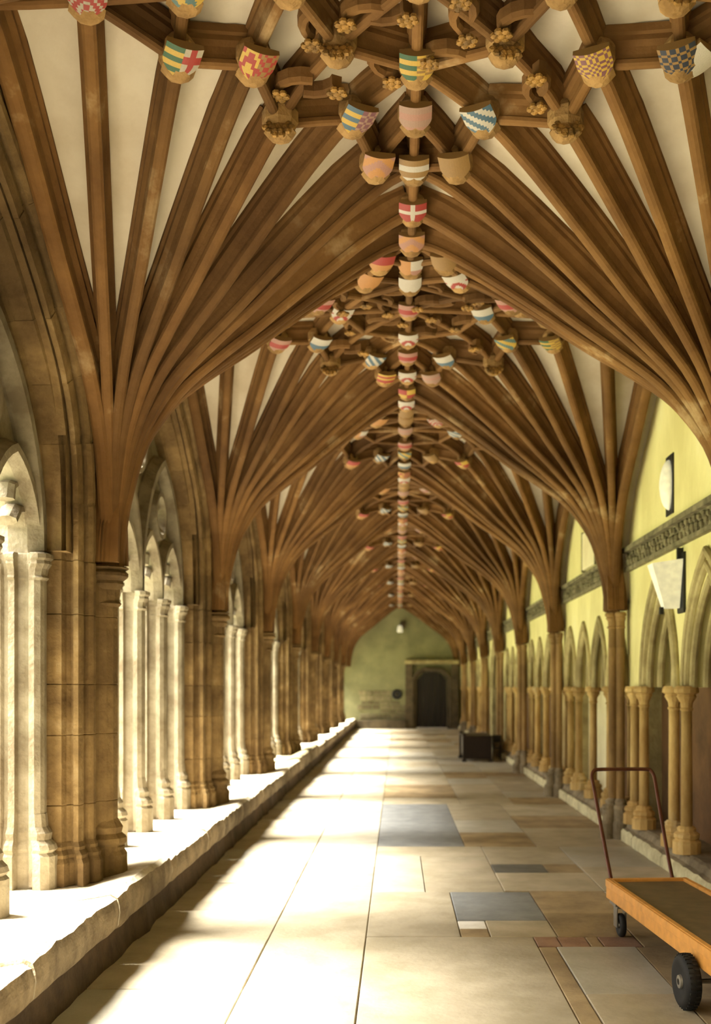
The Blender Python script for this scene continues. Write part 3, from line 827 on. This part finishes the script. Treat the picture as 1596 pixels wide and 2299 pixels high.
# end wall ----------------------------------------------------------
def end_wall():
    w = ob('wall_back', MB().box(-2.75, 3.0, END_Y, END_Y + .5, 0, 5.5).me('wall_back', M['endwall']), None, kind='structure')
    rr = random.Random(5)
    z = .36
    while z < 1.35:                              # exposed rubble under the plaster
        x = -1.75 + rr.uniform(0, .3); h = rr.uniform(.14, .24)
        xe = .2 - max(0, z - .7) * rr.uniform(.2, 1.2)
        while x < xe:
            l = rr.uniform(.18, .42)
            b = MB(); d = rr.uniform(.012, .03)
            o_ = rr.uniform(.008, .02)
            b.loft([[(x + .008, END_Y + .01, z + .008), (x + l - .008, END_Y + .01, z + .008), (x + l - .008, END_Y + .01, z + h - .008), (x + .008, END_Y + .01, z + h - .008)][::-1],
                    [(x + .008 + o_, END_Y - d, z + .012 + o_), (x + l - .008 - o_, END_Y - d, z + .008 + o_), (x + l - .01 - o_, END_Y - d, z + h - .008 - o_), (x + .012 + o_, END_Y - d, z + h - .012 - o_)][::-1]])
            if rr.random() < .93: ob('stone', b.me('stone', M['rubble']), w)
            x += l
        z += h
    t = ob('trim_1', MB().box(-1.75, .2, END_Y - .3, END_Y, 0, .33, .015).me('trim_1', M['darkstone']), None, kind='structure')
    # doorway
    DX, HW, ZS, ZT = 1.23, .57, 1.75, 2.22
    d = empty('door_2', (DX, END_Y, 0), kind='structure', label='arched dark oak door in a square stone surround on the end wall')
    P = pointed(0, HW, ZS, ZT, 8)
    for i in range(5):
        x0 = -HW + 2 * HW / 5 * i; x1 = x0 + 2 * HW / 5
        f = lambda x: ZS + (ZT - ZS) * math.sqrt(max(0, 1 - (x / HW) ** 2))
        b = MB(); b.add([(x, yy, zz) for yy in (-.06, -.02) for x, zz in ((x0 + .006, .05), (x1 - .006, .05), (x1 - .006, f(x1 - .02)), (x0 + .006, f(x0 + .02)))], [[0, 1, 2, 3], [7, 6, 5, 4], [0, 4, 5, 1], [1, 5, 6, 2], [2, 6, 7, 3], [3, 7, 4, 0]])
        ob('plank', b.me('plank', M['doorwood']), d)
    ob('handle_ring', MB().tube([(.35 + .05 * math.cos(a * .524), -.09, 1.05 + .05 * math.sin(a * .524)) for a in range(12)], .008, 6, True).me('handle_ring', M['black']), d)
    for dq, yy, rr_ in ((.06, -.12, .05), (.16, -.17, .055)):
        b = MB(); pts = [(-HW - dq, 0)] + pointed(0, HW + dq, ZS, ZT + dq * .7, 8) + [(HW + dq, 0)]
        b.sweep([Vector((x, yy, zz)) for x, zz in pts], [(rr_ * math.cos(a * math.pi / 4), rr_ * math.sin(a * math.pi / 4)) for a in range(8)], [Vector((0, 1, 0))] * len(pts))
        ob('door_arch', b.me('door_arch', M['darkstone']), d)
    for x0, x1 in ((-1.02, -.76), (.76, 1.02)):
        for i in range(5): ob('stone', MB().box(x0, x1, -.22, .02, i * .5 + .004, i * .5 + .496, .01).me('stone', M['darkstone']), d)
    ob('lintel', MB().box(-1.05, 1.05, -.24, .02, 2.5, 2.66, .02).me('lintel', M['arch']), d)
    ob('threshold', MB().box(-.6, .6, -.22, 0, 0, .05, .01).me('threshold', M['white']), d)
    # round dark boss-like recess on the wall
    rd = empty('wall_roundel', (-.02 - .1, END_Y, 1.32), label='small round black fixture on the end wall beside the door', cat='fixture')
    ob('disc', MB().loft([[(r_ * math.cos(a * math.pi / 8), yy, r_ * math.sin(a * math.pi / 8)) for a in range(16)] for r_, yy in ((.19, .01), (.2, -.04), (.16, -.07), (.13, -.05))]).me('disc', M['black']), rd)
    ob('hub', MB().loft([[(r_ * math.cos(a * math.pi / 4), yy, r_ * math.sin(a * math.pi / 4)) for a in range(8)] for r_, yy in ((.05, -.05), (.04, -.09))]).me('hub', M['darkstone']), rd)
    lm = empty('wall_lantern', (.0, END_Y, 3.85), label='small white lantern hung high on the end wall above door', cat='lamp')
    ob('bracket', MB().tube([(.1, 0, .2), (.05, -.14, .24), (0, -.22, .2), (0, -.22, .12)], .016, 6).me('bracket', M['black']), lm)
    ob('lamp_shade', MB().lathe([(.05, .14), (.09, .1), (.11, -.1), (.09, -.13)], 10, (0, -.22)).me('lamp_shade', M['lampwhite']), lm)
    ob('backplate', MB().box(.02, .22, -.03, 0, .05, .32, .01).me('backplate', M['darkstone']), lm)
end_wall()
ob('wall_front', MB().box(-2.75, 3.0, -6.2, -5.9, 0, 5.5).me('wall_front', M['endwall']), None, kind='structure')

# court outside -----------------------------------------------------
ob('path', MB().box(-5.5, -2.75, -8, END_Y + .5, -.3, .0).me('path', M['path']), None, kind='structure')
ob('lawn', MB().box(-45, -5.5, -8, END_Y + .5, -.3, -.02).me('lawn', M['lawn']), None, kind='structure')
cw = ob('court_wall', MB().box(-45, -2.75, END_Y + .5, END_Y + 1.2, 0, 6.5).me('court_wall', M['courtwall']), None, kind='structure')
for i in range(9):
    x = -4.2 - i * 4.2
    ob('buttress', MB().box(x - .35, x + .35, END_Y - .3, END_Y + .55, 0, 5.2, .04).me('buttress', M['courtwall']), cw)

# ---------------------------------------------------------------- objects
def trolley():
    r = empty('flatbed_trolley', (1.60 - .1 - .0, 5.9, 0), (0, 0, math.radians(3.8)), label='orange flatbed trolley with a brown wooden deck and bent tube handle', cat='trolley')
    # local: x across (0 = left rail at its middle), y along, +y the handle end
    r.location = (1.438 - .1, 5.9, 0)
    Wd, Y0, Y1, z0, z1 = .54, -1.15, .97, .215, .345
    ob('deck', MB().box(.03, Wd - .03, Y0 + .03, Y1 - .03, .285, .325, .003).me('deck', M['deck']), r)
    for nm, a in (('side_rail', (0, .035, Y0, Y1)), ('side_rail', (Wd - .035, Wd, Y0, Y1)), ('end_rail', (.035, Wd - .035, Y1 - .035, Y1)), ('end_rail', (.035, Wd - .035, Y0, Y0 + .035))):
        ob(nm, MB().box(*a, z0, z1, .005).me(nm, M['orange']), r)
    b = MB(); b.box(-.008, .0, Y0 + .01, Y1 - .01, z1 - .05, z1 - .004, .002)
    ob('rail_flange', b.me('rail_flange', M['orange']), r)
    pts = smooth_curve([(.035, Y1 - .02, .30), (.03, Y1 + .14, .52), (.02, Y1 + .38, .88), (.018, Y1 + .44, .97), (.035, Y1 + .46, 1.01), (.07, Y1 + .465, 1.022), (.24, Y1 + .465, 1.024), (.41, Y1 + .465, 1.022), (.445, Y1 + .46, 1.01), (.462, Y1 + .44, .97), (.46, Y1 + .38, .88), (.45, Y1 + .14, .52), (.445, Y1 - .02, .30)], 4)
    ob('handle', MB().tube(pts, .013, 8).me('handle', M['handle'], True), r)
    def wheel(x, y, rad, wd, parent, nm='wheel'):
        def ring(rr, xx): return [(x + xx, y + rr * math.cos(a * math.pi / 16), rad + rr * math.sin(a * math.pi / 16)) for a in range(32)]
        w = wd / 2
        t = ob(nm, MB().loft([ring(rad * .58, -w * .7), ring(rad * .72, -w * .95), ring(rad * .9, -w * .85), ring(rad, -w * .45), ring(rad, w * .45), ring(rad * .9, w * .85), ring(rad * .72, w * .95), ring(rad * .58, w * .7)]).me(nm, M['rubber'], True), parent)
        ob('hub', MB().loft([ring(rad * .57, -w * .62), ring(rad * .5, -w * .5), ring(rad * .28, -w * .55), ring(rad * .24, -w * .95), ring(rad * .12, -w * 1.0), ring(rad * .12, w), ring(rad * .5, w * .5), ring(rad * .57, w * .62)]).me('hub', M['steel']), t)
        if rad > .1:
            tb = MB()
            for a in range(32):
                for sg in (-1, 1):
                    an = (a + (.5 if sg > 0 else 0)) * math.pi / 16
                    c, s = math.cos(an), math.sin(an); e = .035
                    P = [(x + sg * w * .08, rad * 1.0, an - e), (x + sg * w * .62, rad * .985, an - e), (x + sg * w * .62, rad * .985, an + e), (x + sg * w * .08, rad * 1.0, an + e)]
                    lo = [(px, y + (pr - .008) * math.cos(q), rad + (pr - .008) * math.sin(q)) for px, pr, q in P]
                    hi = [(px, y + (pr + .005) * math.cos(q), rad + (pr + .005) * math.sin(q)) for px, pr, q in P]
                    tb.loft([lo, hi])
            ob('tread', tb.me('tread', M['rubber']), t, kind='stuff')
        return t
    wheel(-.045, -.70, .135, .085, r); wheel(Wd + .045, -.70, .135, .085, r)
    ob('axle', MB().tube([(-.05, -.70, .135), (Wd + .05, -.70, .135)], .012, 8).me('axle', M['steel']), r)
    for xx in (.12, Wd - .12): ob('axle_bracket', MB().box(xx - .02, xx + .02, -.74, -.66, .12, .29).me('axle_bracket', M['black']), r)
    for xx in (.05, Wd - .05):
        fk = ob('caster_fork', MB().box(xx - .032, xx - .026, .78, .86, .06, .19).box(xx + .026, xx + .032, .78, .86, .06, .19).box(xx - .035, xx + .035, .76, .87, .185, .20).box(xx - .05, xx + .05, .75, .89, .20, .217).me('caster_fork', M['steel']), r)
        wheel(xx, .80, .075, .042, r, 'caster_wheel')
trolley()

def chest():
    # dark settle end standing on the floor against the wall side
    x0 = (1040 - VP[0]) / F_PX * 22.4 + CAM_X
    r = empty('oak_settle', (x0 + .3, 22.4, 0), label='dark oak settle seen end-on, standing on the paving near the wall', cat='bench')
    for sx in (-.28, .28):
        for sy in (0, 1.3):
            p = ob('post', MB().box(sx - .03, sx + .03, sy - .03, sy + .03, .04, .60 if sx < 0 else .56, .006).me('post', M['darkwood']), r)
            ob('foot', MB().box(sx - .05, sx + .05, sy - .04, sy + .04, 0, .05, .008).me('foot', M['darkwood']), p)
    for sy in (0, 1.3):
        ob('end_panel', MB().box(-.25, .25, sy - .012, sy + .012, .10, .50, .006).me('end_panel', M['darkwood']), r)
        ob('rail', MB().box(-.25, .25, sy - .025, sy + .025, .06, .11, .005).me('rail', M['darkwood']), r)
        ob('rail', MB().box(-.25, .25, sy - .028, sy + .028, .46, .53, .005).me('rail', M['darkwood']), r)
    ob('seat', MB().box(-.31, .31, -.05, 1.35, .53, .565, .008).me('seat', M['darkwood']), r)
    ob('side_panel', MB().box(-.275, -.255, .03, 1.27, .10, .5, .004).me('side_panel', M['darkwood']), r)
    x1 = (1111 - VP[0]) / F_PX * 22.6 + CAM_X
    r = empty('folded_chair', (x1 + .05, 22.7, 0), label='small black folding chair leaning beside the dark oak settle', cat='chair')
    for sx in (-.09, .09):
        ob('leg', MB().tube([(sx, -.12, .012), (sx, .05, .55)], .013, 6).me('leg', M['black']), r)
        ob('leg', MB().tube([(sx * .8, .14, .012), (sx * .8, -.06, .42)], .013, 6).me('leg', M['black']), r)
    ob('seat', MB().box(-.1, .1, -.06, .10, .27, .30, .006).me('seat', M['black']), r)
    ob('backrest', MB().box(-.1, .1, .02, .05, .40, .56, .006).me('backrest', M['black']), r)
chest()

def wall_lights():
    # tapered white wall light between the two nearest arches
    r = empty('wall_light', (X_WALL, 9.0, 2.50), label='white tapered box light fixed between the two nearest arches', cat='lamp')
    b = MB(); b.loft([[(-.17, -.05, -.22), (-.04, -.05, -.22), (-.04, .05, -.22), (-.17, .05, -.22)], [(-.285, -.09, .16), (-.02, -.09, .2), (-.02, .09, .2), (-.285, .09, .16)]])
    ob('lamp_body', b.me('lamp_body', M['lampwhite']), r)
    ob('backplate', MB().box(-.022, .03, -.1, .1, -.26, .26, .006).me('backplate', M['black']), r)
    ob('bracket', MB().box(-.05, .0, -.02, .02, .2, .30).me('bracket', M['black']), r)
    ob('bracket', MB().box(-.20, -.17, -.02, .02, -.27, -.21).me('bracket', M['black']), r)
    r = empty('oval_light', (X_WALL, 9.4, 3.42), label='pale half-oval wall light above the carved frieze', cat='lamp')
    b = MB(); rings = []
    for i in range(7):
        a = math.pi / 2 * i / 6
        rings.append([(-.01 - .09 * math.sin(a), .10 * math.cos(a) * math.cos(t * math.pi / 8) + 0, .23 * max(math.cos(a), .05) * math.sin(t * math.pi / 8)) for t in range(16)])
    b.loft(rings)
    ob('diffuser', b.me('diffuser', M['lampwhite'], True), r)
    ob('backplate', MB().box(-.014, -.001, -.12, .12, -.27, .27, .004).me('backplate', M['black']), r)
    r = empty('wall_tablet', (X_WALL, 13.2, 3.36), label='pale rectangular tablet on the yellow wall above the second arcade bay', cat='plaque')
    ob('tablet', MB().box(-.05, .0, -.42, .42, -.24, .24, .01).me('tablet', M['creampanel']), r)
    ob('edge_frame', MB().box(-.055, 0, -.46, -.425, -.26, .26, .004).box(-.055, 0, .425, .46, -.26, .26, .004).me('edge_frame', M['frieze']), r)
wall_lights()
